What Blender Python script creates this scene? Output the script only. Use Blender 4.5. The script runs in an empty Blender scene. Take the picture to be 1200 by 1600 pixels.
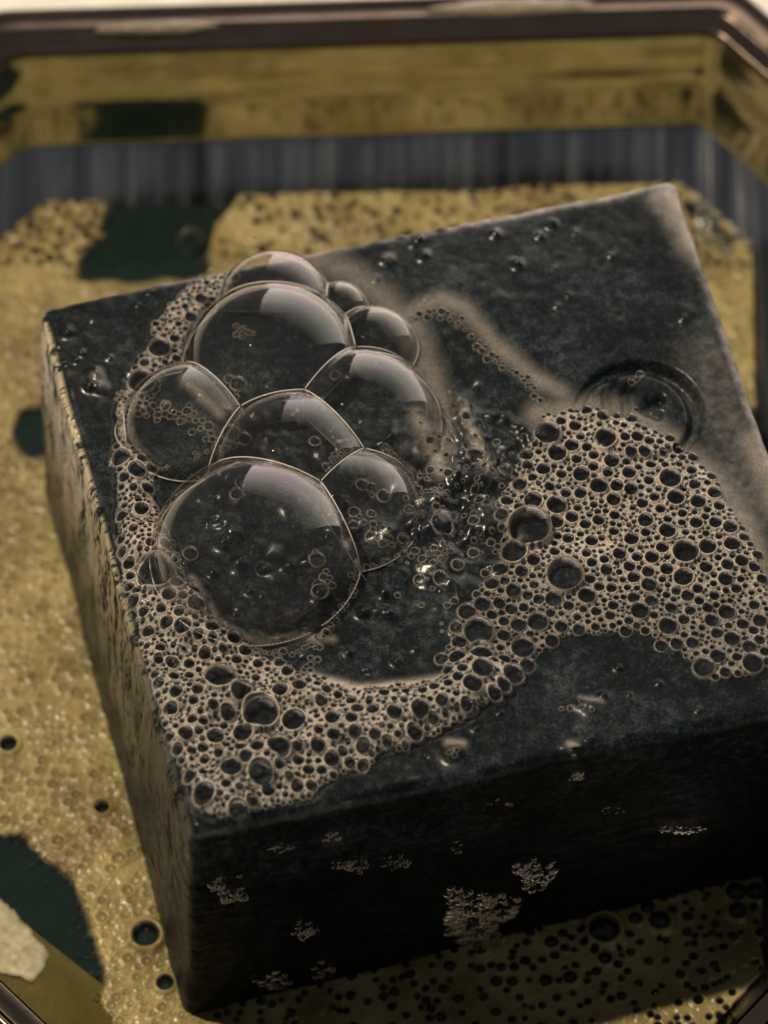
import bpy, bmesh, math, random
import numpy as np
from mathutils import Vector, Matrix

# ------------------------------------------------------------------ camera (1 unit = 1 cm)
R = math.radians
SC = bpy.context.scene
COL = SC.collection
T = 4.15                      # height of the soap's top above the soapy water (z = 0)
PITCH, DIST, FPX = R(56), 45.0, 6430.0
CP, SP = math.cos(PITCH), math.sin(PITCH)
CAM = np.array([0.0, -DIST * CP, T + DIST * SP])
cam_data = bpy.data.cameras.new('camera')
cam = bpy.data.objects.new('camera', cam_data); COL.objects.link(cam)
cam.location = CAM.tolist(); cam.rotation_euler = (R(90) - PITCH, 0, 0)
cam_data.sensor_fit = 'VERTICAL'; cam_data.sensor_height = 24
cam_data.lens = FPX / 1600 * 24
cam_data.clip_start = 1; cam_data.clip_end = 2000
cam_data.dof.use_dof = True
cam_data.dof.focus_distance = 44.6
cam_data.dof.aperture_fstop = cam_data.lens * 1e-3 / 0.74
SC.camera = cam
SC.view_settings.view_transform = 'Standard'; SC.view_settings.look = 'None'
SC.view_settings.exposure = 0.0; SC.view_settings.gamma = 1.0
SC.cycles.max_bounces = 10; SC.cycles.transparent_max_bounces = 24
SC.cycles.caustics_reflective = False; SC.cycles.caustics_refractive = False
SC.cycles.sample_clamp_indirect = 4.0

# ------------------------------------------------------------------ world and lamps
w = bpy.data.worlds.new('World'); SC.world = w; w.use_nodes = True
bg = w.node_tree.nodes['Background']
bg.inputs[0].default_value = (0.95, 0.97, 1.0, 1); bg.inputs[1].default_value = 0.14

def area_lamp(name, az, el, dist, sx, sy, power, color, target=(0, 0, 3)):
    """az in degrees from straight behind the soap, positive to the right."""
    d = bpy.data.lights.new(name, 'AREA'); d.shape = 'RECTANGLE'; d.size = sx; d.size_y = sy
    d.energy = power; d.color = color
    o = bpy.data.objects.new(name, d); COL.objects.link(o)
    v = Vector((math.sin(R(az)) * math.cos(R(el)), math.cos(R(az)) * math.cos(R(el)), math.sin(R(el))))
    o.location = Vector(target) + v * dist
    o.rotation_euler = v.to_track_quat('Z', 'Y').to_euler()
    return o
KEY = area_lamp('key_lamp', -68, 66, 160, 3.5, 3.5, 300000, (1.0, 0.85, 0.64))
SOFT = area_lamp('softbox_lamp', 27, 25, 80, 104, 84, 74000, (1.0, 0.87, 0.76))
SC.cycles.sample_clamp_direct = 4.0
_l = SOFT.data; _l.use_nodes = True; _t = _l.node_tree; _e = _t.nodes['Emission']
_g = _t.nodes.new('ShaderNodeNewGeometry'); _s = _t.nodes.new('ShaderNodeSeparateXYZ'); _r = _t.nodes.new('ShaderNodeValToRGB')
_t.links.new(_g.outputs['Parametric'], _s.inputs[0]); _t.links.new(_s.outputs['Y'], _r.inputs[0]); _t.links.new(_r.outputs[0], _e.inputs['Strength'])
_r.color_ramp.elements[0].position = .50; _r.color_ramp.elements[0].color = (1, 1, 1, 1)       # the diffuser fades towards its top
_r.color_ramp.elements[1].position = .98; _r.color_ramp.elements[1].color = (.01, .01, .01, 1)

# ------------------------------------------------------------------ helpers: picture <-> place
def unproj(px, py, z=T):
    px = np.asarray(px, float); py = np.asarray(py, float)
    a = (px - 600) / FPX; b = (800 - py) / FPX
    dx = a; dy = CP + b * SP; dz = -SP + b * CP
    t = (z - CAM[2]) / dz
    return CAM[0] + t * dx, CAM[1] + t * dy
def proj(x, y, z):
    rx = x - CAM[0]; ry = y - CAM[1]; rz = z - CAM[2]
    d = ry * CP - rz * SP; u = ry * SP + rz * CP
    return 600 + FPX * rx / d, 800 - FPX * u / d
PX = 1 / 143.0                # one photo pixel on the soap's top, in cm

rng = np.random.default_rng(7)
random.seed(7)
_lat = rng.random((64, 64, 64)).astype(np.float32)
def vnoise(x, y, z=0.0):
    x, y, z = np.broadcast_arrays(np.asarray(x, float), np.asarray(y, float), np.asarray(z, float))
    xi, yi, zi = np.floor(x).astype(int), np.floor(y).astype(int), np.floor(z).astype(int)
    fx, fy, fz = x - xi, y - yi, z - zi
    fx = fx * fx * (3 - 2 * fx); fy = fy * fy * (3 - 2 * fy); fz = fz * fz * (3 - 2 * fz)
    def L(a, b, c): return _lat[(xi + a) & 63, (yi + b) & 63, (zi + c) & 63]
    x00 = L(0,0,0) * (1-fx) + L(1,0,0) * fx; x10 = L(0,1,0) * (1-fx) + L(1,1,0) * fx
    x01 = L(0,0,1) * (1-fx) + L(1,0,1) * fx; x11 = L(0,1,1) * (1-fx) + L(1,1,1) * fx
    return ((x00 * (1-fy) + x10 * fy) * (1-fz) + (x01 * (1-fy) + x11 * fy) * fz)
def fbm(x, y, z=0.0, octv=4, gain=.5):
    s = 0; a = 1.0; t = 0
    for k in range(octv):
        s = s + a * vnoise(x * 2**k + 13.7*k, y * 2**k + 7.1*k, np.asarray(z) * 2**k + 3.3*k); t += a; a *= gain
    return s / t
def smooth(a, b, x):
    t = np.clip((x - a) / (b - a), 0, 1); return t * t * (3 - 2 * t)
def inpoly(px, py, poly):
    ins = np.zeros(np.shape(px), bool); n = len(poly)
    for i in range(n):
        x1, y1 = poly[i]; x2, y2 = poly[(i+1) % n]
        if y1 == y2: continue
        c = ((y1 > py) != (y2 > py)) & (px < (x2-x1) * (py-y1) / (y2-y1) + x1)
        ins ^= c
    return ins
def dline(px, py, pts):
    d = np.full(np.shape(px), 1e9)
    for (x1, y1), (x2, y2) in zip(pts[:-1], pts[1:]):
        vx, vy = x2-x1, y2-y1
        t = np.clip(((px-x1)*vx + (py-y1)*vy) / (vx*vx+vy*vy), 0, 1)
        d = np.minimum(d, np.hypot(px-x1-t*vx, py-y1-t*vy))
    return d
def blur(a, k):
    if k < 1: return a
    for _ in range(3):
        for ax in (0, 1):
            p = np.pad(a, [(k, k) if i == ax else (0, 0) for i in (0, 1)], mode='edge')
            c = np.cumsum(p, axis=ax); c = np.concatenate([np.zeros_like(np.take(c, [0], ax)), c], ax)
            n = 2 * k + 1
            a = (np.take(c, range(n, c.shape[ax]), ax) - np.take(c, range(0, c.shape[ax] - n), ax)) / n
    return a

def tag(o, label=None, cat=None, group=None, kind=None):
    if label: o['label'] = label
    if cat: o['category'] = cat
    if group: o['group'] = group
    if kind: o['kind'] = kind
    return o
def link(name, me, mat=None, parent=None):
    o = bpy.data.objects.new(name, me); COL.objects.link(o)
    if mat and not me.materials: me.materials.append(mat)
    if parent: o.parent = parent
    return o
def mesh_np(name, co, faces, smooth_shade=True, attrs=None):
    """faces: (n,4) or (n,3) index array."""
    me = bpy.data.meshes.new(name); faces = np.asarray(faces, np.int32); k = faces.shape[1]
    me.vertices.add(len(co)); me.vertices.foreach_set('co', np.asarray(co, np.float32).ravel())
    me.loops.add(faces.size); me.loops.foreach_set('vertex_index', faces.ravel())
    me.polygons.add(len(faces))
    me.polygons.foreach_set('loop_start', np.arange(0, faces.size, k, dtype=np.int32))
    me.polygons.foreach_set('loop_total', np.full(len(faces), k, np.int32))
    me.polygons.foreach_set('use_smooth', np.full(len(faces), smooth_shade))
    for n, v in (attrs or {}).items():
        at = me.attributes.new(n, 'FLOAT', 'POINT'); at.data.foreach_set('value', np.asarray(v, np.float32))
    me.update(calc_edges=True); me.validate()
    return me

# ------------------------------------------------------------------ materials
class NT:
    def __init__(s, name):
        s.m = bpy.data.materials.new(name); s.m.use_nodes = True; s.t = s.m.node_tree
        s.t.nodes.clear(); s.out = s.n('ShaderNodeOutputMaterial')
    def n(s, ty, **kw):
        nd = s.t.nodes.new(ty)
        for k, v in kw.items():
            if k.startswith('i_'):
                key = k[2:]; key = int(key) if key.isdigit() else key.replace('_', ' ')
                nd.inputs[key].default_value = v
            else: setattr(nd, k, v)
        return nd
    def l(s, a, b): s.t.links.new(a, b)
    def noise(s, scale, detail=4, rough=.6, stretch=None):
        tc = s.n('ShaderNodeTexCoord'); nz = s.n('ShaderNodeTexNoise', i_Scale=scale, i_Detail=detail, i_Roughness=rough)
        if stretch:
            mp = s.n('ShaderNodeMapping'); mp.inputs['Scale'].default_value = stretch
            s.l(tc.outputs['Object'], mp.inputs[0]); s.l(mp.outputs[0], nz.inputs['Vector'])
        else: s.l(tc.outputs['Object'], nz.inputs['Vector'])
        return nz.outputs['Fac']
    def ramp(s, fac, stops):
        r = s.n('ShaderNodeValToRGB'); e = r.color_ramp.elements
        while len(e) < len(stops): e.new(.5)
        for el, (p, c) in zip(e, stops):
            el.position = p; el.color = (*c, 1) if len(c) == 3 else c
        s.l(fac, r.inputs[0]); return r.outputs[0]
    def math(s, op, a, b=None, clamp=False):
        m = s.n('ShaderNodeMath', operation=op, use_clamp=clamp)
        for i, v in enumerate((a, b)):
            if v is None: continue
            if isinstance(v, (int, float)): m.inputs[i].default_value = v
            else: s.l(v, m.inputs[i])
        return m.outputs[0]
    def bump(s, h, strength, dist, normal=None):
        b = s.n('ShaderNodeBump', i_Strength=strength, i_Distance=dist); s.l(h, b.inputs['Height'])
        if normal: s.l(normal, b.inputs['Normal'])
        return b.outputs[0]

def mat_soap():
    s = NT('black_soap')
    p = s.n('ShaderNodeBsdfPrincipled')
    big = s.noise(1.1, 5, .62); fine = s.noise(9, 6, .7); grit = s.noise(38, 3, .6)
    mix = s.math('ADD', s.math('ADD', s.math('MULTIPLY', big, .28), s.math('MULTIPLY', fine, .42)), s.math('MULTIPLY', grit, .30))
    c = s.ramp(mix, [(.42, (.0012, .0022, .0030)), (.49, (.0045, .0072, .0090)), (.54, (.0125, .018, .0205)), (.64, (.045, .057, .062))])
    s.l(c, p.inputs['Base Color'])
    s.l(s.ramp(fine, [(.3, (.46,)*3), (.7, (.28,)*3)]), p.inputs['Roughness'])
    h = s.bump(grit, .25, .010); h = s.bump(fine, .35, .03, h)
    s.l(h, p.inputs['Normal'])
    p.inputs['Specular IOR Level'].default_value = .06
    at = s.n('ShaderNodeAttribute', attribute_name='wet')  # wet coat mask, also places the painted tan reflection
    st = s.noise(1.8, 6, .68, (1, 2.6, .55)); stf = s.noise(12, 4, .7, (1, 2, .5))
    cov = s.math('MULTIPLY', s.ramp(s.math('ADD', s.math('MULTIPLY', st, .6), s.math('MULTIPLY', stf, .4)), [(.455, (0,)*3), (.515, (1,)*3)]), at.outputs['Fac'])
    mx = s.n('ShaderNodeMix', data_type='RGBA'); s.l(s.math('MULTIPLY', cov, .85), mx.inputs[0]); s.l(c, mx.inputs[6]); mx.inputs[7].default_value = (.62, .52, .34, 1)  # wet film; the suds' tan reflection is painted into its colour
    sc = s.n('ShaderNodeAttribute', attribute_name='edge_sheen')  # bright sheen of the rounded rims, painted into the base colour
    m2 = s.n('ShaderNodeMix', data_type='RGBA'); s.l(s.math('MULTIPLY', sc.outputs['Fac'], s.ramp(fine, [(.3, (.35,)*3), (.62, (1,)*3)])), m2.inputs[0])
    s.l(mx.outputs[2], m2.inputs[6]); m2.inputs[7].default_value = (.40, .36, .33, 1)
    s.l(m2.outputs[2], p.inputs['Base Color'])
    gl = s.n('ShaderNodeAttribute', attribute_name='gloss'); s.l(s.math('MAXIMUM', cov, gl.outputs['Fac']), p.inputs['Coat Weight']); p.inputs['Coat Roughness'].default_value = .22
    h2 = s.bump(s.noise(5, 3, .5), .3, .03); s.l(h2, p.inputs['Coat Normal'])
    s.l(p.outputs[0], s.out.inputs[0]); return s.m

def mat_shell(name, irid=.5, rough=.015, gain=1.7, milky=0, cap=.6, power=2.5):
    """Clear soap film: lets light through face-on, mirrors at grazing angles, thin-film tints in patches."""
    s = NT(name)
    tr = s.n('ShaderNodeBsdfTransparent'); tr.inputs[0].default_value = (.97, .97, .96, 1)
    gl = s.n('ShaderNodeBsdfGlossy', i_Roughness=rough)
    fr = s.n('ShaderNodeFresnel', i_IOR=1.34)
    fac = s.math('MINIMUM', s.math('MULTIPLY', s.math('MAXIMUM', s.math('SUBTRACT', fr.outputs[0], .012), 0), gain), cap)
    nz = s.noise(2.2, 5, .65)
    thick = s.math('ADD', s.math('MULTIPLY', nz, 3.2), s.math('MULTIPLY', fr.outputs[0], 2.0))
    ph = s.math('FRACT', thick)
    hue = s.ramp(ph, [(0, (1, .62, .8)), (.17, (1, .95, .72)), (.36, (.55, 1, .78)), (.55, (.62, .8, 1)), (.75, (1, .6, .95)), (1, (1, .62, .8))])
    spot = s.math('MULTIPLY', s.ramp(s.noise(.9, 3, .5), [(.44, (0,)*3), (.60, (1,)*3)]), irid)
    mx = s.n('ShaderNodeMix', data_type='RGBA'); s.l(spot, mx.inputs[0])
    mx.inputs[6].default_value = (1, .97, .94, 1); s.l(hue, mx.inputs[7])
    s.l(mx.outputs[2], gl.inputs[0])
    ms = s.n('ShaderNodeMixShader'); s.l(fac, ms.inputs[0]); s.l(tr.outputs[0], ms.inputs[1]); s.l(gl.outputs[0], ms.inputs[2])
    if milky:
        df = s.n('ShaderNodeBsdfDiffuse'); df.inputs[0].default_value = (.62, .53, .45, 1)
        lw = s.n('ShaderNodeLayerWeight', i_Blend=.5); k = s.math('ADD', s.math('MULTIPLY', s.math('POWER', lw.outputs['Facing'], power), milky), .003)
        m3 = s.n('ShaderNodeMixShader'); s.l(k, m3.inputs[0]); s.l(ms.outputs[0], m3.inputs[1]); s.l(df.outputs[0], m3.inputs[2]); ms = m3
    s.l(ms.outputs[0], s.out.inputs[0]); return s.m

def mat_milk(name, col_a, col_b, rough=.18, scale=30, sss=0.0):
    """Milky suds liquid; the mesh attribute 'milk' says how much of it there is, any painted sheen included."""
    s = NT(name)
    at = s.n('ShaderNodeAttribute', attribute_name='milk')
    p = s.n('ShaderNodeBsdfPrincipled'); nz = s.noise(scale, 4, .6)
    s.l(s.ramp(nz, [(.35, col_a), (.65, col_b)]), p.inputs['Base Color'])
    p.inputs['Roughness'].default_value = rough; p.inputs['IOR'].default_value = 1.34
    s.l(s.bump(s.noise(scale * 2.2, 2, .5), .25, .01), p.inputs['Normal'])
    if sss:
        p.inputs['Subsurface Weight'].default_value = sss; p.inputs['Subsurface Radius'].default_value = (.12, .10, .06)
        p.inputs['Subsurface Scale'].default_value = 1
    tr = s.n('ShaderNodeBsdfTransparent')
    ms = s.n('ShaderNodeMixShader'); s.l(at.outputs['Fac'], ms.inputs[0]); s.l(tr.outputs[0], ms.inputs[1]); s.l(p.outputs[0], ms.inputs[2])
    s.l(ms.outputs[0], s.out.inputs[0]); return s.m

def mat_simple(name, color, rough=.4, metal=0.0, bump=None, coat=0):
    s = NT(name); p = s.n('ShaderNodeBsdfPrincipled')
    nz = s.noise(3, 5, .6)
    d = tuple(c * .8 for c in color)
    s.l(s.ramp(nz, [(.35, d), (.65, color)]), p.inputs['Base Color'])
    p.inputs['Roughness'].default_value = rough; p.inputs['Metallic'].default_value = metal
    p.inputs['Coat Weight'].default_value = coat
    if bump: s.l(s.bump(s.noise(bump[0], 4, .55, bump[3] if len(bump) > 3 else None), bump[1], bump[2]), p.inputs['Normal'])
    s.l(p.outputs[0], s.out.inputs[0]); return s.m

M_SOAP = mat_soap()
M_SHELL = mat_shell('bubble_film', .85, .015, 2.2, .5, .7, 5)
M_BEAD = mat_shell('tiny_bubble_film', .3, .03, 1.9, .42, .8, 3)
M_LACE = mat_shell('front_lather_film', .1, .03, 1.5, .8, .7, 2)
M_CELL = mat_shell('large_bubble_film', .6, .012, 2.9, .42, .42, 30)
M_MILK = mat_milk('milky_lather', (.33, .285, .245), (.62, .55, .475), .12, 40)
M_SUDS = mat_milk('golden_suds', (.17, .125, .045), (.37, .300, .130), .28, .8, .4)
M_SUDS_PALE = mat_milk('pale_suds', (.32, .28, .18), (.52, .46, .32), .25, 6)
M_PUDDLE = mat_simple('puddle_water', (.20, .15, .09), .05, .3, (7, .9, .08), 1)
M_BORDER = mat_simple('lather_border', (.62, .54, .47), .12)
M_METAL = mat_simple('polished_steel', (.56, .57, .47), .12, 1.0, (.8, .07, .08, (1, 1, 1)))
def mat_painted_reflections():
    s = NT('painted_reflection_steel'); p = s.n('ShaderNodeBsdfPrincipled'); p.inputs['Metallic'].default_value = 1
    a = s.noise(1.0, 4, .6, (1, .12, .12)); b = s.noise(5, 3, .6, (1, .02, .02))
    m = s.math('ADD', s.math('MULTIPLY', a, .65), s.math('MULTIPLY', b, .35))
    s.l(s.ramp(m, [(.36, (.08, .085, .09)), (.50, (.24, .25, .26)), (.57, (.38, .37, .36)), (.68, (.75, .66, .56))]), p.inputs['Base Color'])  # reflections in the wall, painted as light and dark streaks
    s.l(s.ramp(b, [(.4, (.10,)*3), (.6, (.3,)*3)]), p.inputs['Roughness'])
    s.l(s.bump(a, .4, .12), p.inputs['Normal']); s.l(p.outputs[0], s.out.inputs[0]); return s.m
M_METAL_LOW = mat_painted_reflections()
M_SLOPE = mat_simple('wet_green_steel', (.20, .17, .05), .3, .6, (1.5, .3, .1))
M_RIM = mat_simple('rim_steel', (.20, .15, .115), .13, 1.0, (1.2, .2, .05))
M_WATER = mat_simple('soapy_water', (.007, .016, .012), .05, 0.0, (1.1, .5, .08))
M_TABLE = mat_simple('pale_linen', (.74, .70, .62), .22, 0, (3, .15, .02))

# ------------------------------------------------------------------ soap bar
A_, B_, C_, D_ = (58, 478), (1056, 276), (1336, 1090), (296, 1307)
def P3(p, z):
    x, y = unproj(p[0], p[1], z); return np.array([float(x), float(y), z])
topq = [P3(D_, T), P3(C_, T), P3(B_, T), P3(A_, T)]                   # front-left, front-right, back-right, back-left
botq = [P3((291, 1592), 0), P3((1296, 1342), 0), None, P3((66, 762), 0)]
botq[2] = topq[2] + (botq[3] - topq[3]) * [1, 1, 1] + np.array([0.1, 0.0, 0])
print('soap edges', [round(float(np.linalg.norm(topq[i] - topq[(i+1) % 4])), 2) for i in range(4)])
print('bottom', [np.round(b, 2) for b in botq], 'top', [np.round(b, 2) for b in topq])
ZB = -0.75
bot2 = [b + (b - t) * (-ZB / T) for b, t in zip(botq, topq)]
def hexa(s):                                                          # s in [-1,1]^3
    u, v, q = (s[:, 0] + 1) / 2, (s[:, 1] + 1) / 2, (s[:, 2] + 1) / 2
    def bil(Q): return ((1-u)*(1-v))[:, None]*Q[0] + (u*(1-v))[:, None]*Q[1] + (u*v)[:, None]*Q[2] + ((1-u)*v)[:, None]*Q[3]
    return bil(bot2) * (1-q)[:, None] + bil(topq) * q[:, None]

pimples = []                                                          # little lumps and pits on the top: px, py, radius px, height cm
for (x, y, r, h) in [(605,408,9,.05),(662,402,8,.05),(690,352,8,.05),(722,343,9,.045),(862,350,8,.06),(640,330,7,.03),(655,375,6,.04),
                     (700,300,6,.02),(775,368,9,.035),(808,415,8,.05),(150,588,13,.05),(158,606,10,.05),(140,604,8,.04),(172,560,6,.02),
                     (105,520,9,.035),(235,458,5,.03),(568,958,9,.05),(590,955,13,.04),(610,960,11,.05),(545,1020,8,.03),(575,1045,6,.02),
                     (905,1098,9,.04),(942,1088,7,.04),(925,1106,16,.035),(712,1176,18,.05),(897,1172,16,.05),(920,1155,6,.03),
                     (1030,1068,6,.02),(870,480,6,.02),(955,400,6,.02),(1075,490,14,.02),(1068,500,8,.02),(365,835,12,.05),(350,850,10,.04),
                     (375,882,14,.06),(412,890,9,.05),(333,895,8,.03),(480,880,12,.04),(500,930,14,.05),(390,925,8,.03)]:
    pimples.append((x, y, r, h))
for _ in range(330):
    x, y = rng.uniform(80, 1180), rng.uniform(300, 1230)
    dens = .95 if (520 < x < 900 and y < 480) or (x < 230 and y < 760) or (560 < x < 780 and y > 880) else .25
    if rng.random() < dens: pimples.append((x, y, rng.uniform(2.5, 7), rng.uniform(-.02, .032)))
for _ in range(80):
    x, y = rng.uniform(250, 760), rng.uniform(560, 1040)
    pimples.append((x, y, rng.uniform(3, 13), rng.uniform(-.03, .05)))
ridges = [([(690,648),(706,690),(722,742)], 9, .13), ([(728,640),(748,690),(764,748)], 12, .15), ([(770,645),(800,660),(858,690)], 11, .12),
          ([(640,640),(612,655),(590,690)], 9, .08), ([(700,760),(740,790),(730,830)], 14, .08), ([(660,800),(690,850),(720,860)], 12, .07),
          ([(560,820),(620,835),(665,828)], 10, .07), ([(790,700),(820,740)], 14, .1), ([(328,770),(350,830),(372,850)], 8, .06),
          ([(300,915),(330,965),(360,1000)], 9, .09), ([(370,1000),(440,992),(520,985)], 8, .07), ([(400,640),(470,640)], 9, .06),
          ([(420,690),(500,700)], 12, .06), ([(610,900),(690,905),(720,930)], 14, .06), ([(780,470),(840,560)], 20, .02)]
def top_disp(px, py):
    """height of the soap's top over its plane, from photo-pixel coordinates (a plain map of the plane)."""
    wx_ = px + (fbm(px/22, py/19, 131, 3) - .5) * 70; wy_ = py + (fbm(px/26, py/22, 137, 3) - .5) * 40
    h = (fbm(px/190, py/160, 0, 3) - .5) * .10 + (fbm(px/45, py/38, 5, 3) - .5) * .035 + (fbm(px/14, py/12, 9, 2) - .5) * .009
    for pts, wd, a in ridges:
        h = h + a * .5 * np.exp(-(dline(wx_, wy_, pts) / wd) ** 2)
    # rough wet hollow between the foam patches
    m = np.exp(-((px-700)/110)**2 - ((py-800)/130)**2) + .28*np.exp(-((px-400)/110)**2 - ((py-860)/110)**2)
    h = h + m * ((fbm(px/40, py/34, 21, 2) - .5) * .34 + (1 - np.abs(fbm(px/34 + py/70, py/70, 25, 2)*2 - 1)) * .05)
    # pressed round emblem: ring groove and the strokes inside it
    dx, dy = (px - 995) / 100, (py - 652) / 82
    rr = np.hypot(dx, dy); ang = np.arctan2(-dy, dx)
    wid = .085 + .05 * np.clip(np.cos(ang - .9), 0, 1)
    h = h - .15 * (.5 + .5*np.cos(ang - .9)) * np.exp(-((rr - .93) / wid) ** 4)
    ins = smooth(.9, .75, rr)
    for pts, wd, a in [([(952,598),(944,622),(950,650)], 8, .08), ([(990,598),(974,622),(978,650)], 8, .07),
                       ([(1030,628),(1005,642),(1028,652)], 8, .09), ([(925,620),(930,640)], 5, .02)]:
        h = h - ins * a * np.exp(-(dline(px, py, pts) / wd) ** 2)
    h = h + ins * .03
    shp = np.shape(px)
    h = np.array(h, float)
    hf = h.ravel(); fx = np.ravel(px); fy = np.ravel(py)
    order = np.argsort(fx, kind='stable'); sx = fx[order]; sy = fy[order]
    for (x, y, r, a) in pimples:
        lo, hi = np.searchsorted(sx, x - 2.6*r), np.searchsorted(sx, x + 2.6*r)
        if hi <= lo: continue
        sub = slice(lo, hi); yy = sy[sub]; k = np.abs(yy - y) < 2.2 * r
        idx = order[sub][k]
        hf[idx] += 1.5 * a * np.exp(-((sx[sub][k]-x)**2 + ((yy[k]-y)/.83)**2) / (r*r))
    return hf.reshape(shp)
def top_z(x, y):
    px, py = proj(x, y, T); return T + top_disp(px, py)

def build_soap():
    hx, hy, hz, r = 4.0, 3.85, 2.45, .16
    nx, ny, nz = 330, 300, 130
    def axis(h, n):
        t = np.linspace(-1, 1, n); return h * (1.5*t - .5*t**3) * .35 + h * t * .65
    X, Y, Z = axis(hx, nx), axis(hy, ny), axis(hz, nz)
    co = []; faces = []; base = 0
    def sheet(U, V, f, flip=False):
        nonlocal base
        uu, vv = np.meshgrid(U, V, indexing='ij'); pts = f(uu.ravel(), vv.ravel()); co.append(pts)
        i, j = np.meshgrid(np.arange(len(U)-1), np.arange(len(V)-1), indexing='ij'); i = i.ravel(); j = j.ravel(); n = len(V)
        q = np.stack([i*n+j, (i+1)*n+j, (i+1)*n+j+1, i*n+j+1], 1) + base
        if flip: q = q[:, ::-1]
        faces.append(q); base += len(pts)
    o = np.ones_like
    sheet(X, Y, lambda u, v: np.stack([u, v, o(u)*hz], 1))
    sheet(X, Z, lambda u, v: np.stack([u, -o(u)*hy, v], 1))
    sheet(X, Z, lambda u, v: np.stack([u, o(u)*hy, v], 1), True)
    sheet(Y, Z, lambda u, v: np.stack([-o(u)*hx, u, v], 1), True)
    sheet(Y, Z, lambda u, v: np.stack([o(u)*hx, u, v], 1))
    sheet(X[::6], Y[::6], lambda u, v: np.stack([u, v, -o(u)*hz], 1), True)
    p = np.concatenate(co); h = np.array([hx, hy, hz])
    rad = r * (1 + .5 * (fbm(p[:,0]*1.3, p[:,1]*1.3, p[:,2]*1.3, 3) - .5))[:, None]
    q = np.clip(p, -(h - rad), h - rad); n = p - q; ln = np.linalg.norm(n, axis=1, keepdims=True)
    n = n / np.maximum(ln, 1e-9); p2 = q + rad * n
    P = hexa(p2 / h)
    top = smooth(.3, .95, n[:, 2])
    px, py = proj(P[:,0], P[:,1], T)
    sidew = 1 - top
    edge = np.minimum(np.abs(np.abs(p[:,0])-hx), 9) 
    # sides: knife drag marks, dents, chips along the rims
    sd = (fbm(P[:,0]*.9+3, P[:,1]*.9, P[:,2]*.9, 3) - .5) * .10 + (fbm(P[:,0]*5, P[:,1]*5, P[:,2]*2.0, 3) - .5) * .035
    sd = sd + (fbm(P[:,0]*1.5, P[:,1]*1.5, P[:,2]*11, 2) - .5) * .022
    P[:, :2] += n[:, :2] * (sd * sidew)[:, None]
    chip = np.where(ln[:, 0] > 1e-6, (fbm(P[:,0]*3.5, P[:,1]*3.5, 4, 4, .65) - .5) * .15, 0)
    P[:, 2] += top * top_disp(px, py) + chip * top * smooth(1, .6, n[:,2])
    F = np.concatenate(faces)
    wet = smooth(.4, .9, -n[:, 0]) * (.06 + .94*smooth(-1.2, 2.6, p[:, 2] + (fbm(p[:,1]*1.2, p[:,2]*.8, 66, 3)-.5)*3)) * (.12 + .88 * smooth(-3.2, 2.2, p[:, 1]))  # wet coat mask; also places the painted tan reflection, strongest high at the back
    gloss = np.maximum(.16 + .5*np.exp(-((px-720)/210)**2 - ((py-380)/85)**2) + .5*np.exp(-((px-160)/60)**2 - ((py-590)/60)**2), .6*np.exp(-((px-690)/120)**2 - ((py-790)/170)**2), np.exp(-((px-420)/150)**2 - ((py-780)/230)**2) * .15) * smooth(.3, .9, n[:, 2])
    eB = lambda pts, wd, a: a * np.exp(-(dline(px, py, pts) / wd) ** 2)
    edge_sheen = np.maximum.reduce([eB([A_, (400, 412), (700, 348)], 5, .75), eB([(700, 348), (860, 316), B_], 11, .9), eB([B_, (1100, 400)], 20, .85), eB([(1040, 300), (1065, 330)], 26, .6),
        eB([(1100, 400), (1150, 560), C_], 13, .6), eB([D_, (600, 1247), (1075, 1150), C_], 5, .22), eB([(1105, 560), (1190, 800)], 40, .16)]) * smooth(.1, .6, n[:, 2])
    edge_sheen = edge_sheen * (.5 + fbm(px/20, py/20, 90, 3))  # mask of the painted rim sheen, broken up by noise
    me = mesh_np('soap_bar', P, F, True, {'wet': wet, 'gloss': gloss, 'edge_sheen': np.clip(edge_sheen, 0, 1)})
    bm = bmesh.new(); bm.from_mesh(me); bmesh.ops.remove_doubles(bm, verts=bm.verts, dist=.0015)
    bmesh.ops.recalc_face_normals(bm, faces=bm.faces)
    bm.to_mesh(me); bm.free()
    me.polygons.foreach_set('use_smooth', np.ones(len(me.polygons), bool)); me.update()
    o_ = link('soap_bar', me, M_SOAP)
    tag(o_, 'thick black handmade soap bar with a pressed round emblem standing in the suds', 'soap')
    return o_
SOAP = build_soap()

# ------------------------------------------------------------------ bubble shells
def dome_mesh(name, segs, rings, polar=108):
    co = [(0, 0, 1)]; f = []
    for i in range(1, rings + 1):
        a = R(polar) * i / rings
        for j in range(segs):
            b = 2 * math.pi * j / segs; co.append((math.sin(a)*math.cos(b), math.sin(a)*math.sin(b), math.cos(a)))
    for j in range(segs): f.append((0, 1 + j, 1 + (j+1) % segs))
    for i in range(rings - 1):
        for j in range(segs):
            a, b = 1 + i*segs + j, 1 + i*segs + (j+1) % segs; f.append((a, a + segs, b + segs)); f.append((a, b + segs, b))
    return np.array(co), np.array(f)
DC_BIG, DF_BIG = dome_mesh('d', 40, 18)
DC_MID, DF_MID = dome_mesh('d', 16, 7)
DC_SML, DF_SML = dome_mesh('d', 9, 4)
ME_BIG = mesh_np('bubble_shell', DC_BIG, DF_BIG); ME_BIG.materials.append(M_SHELL)

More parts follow.
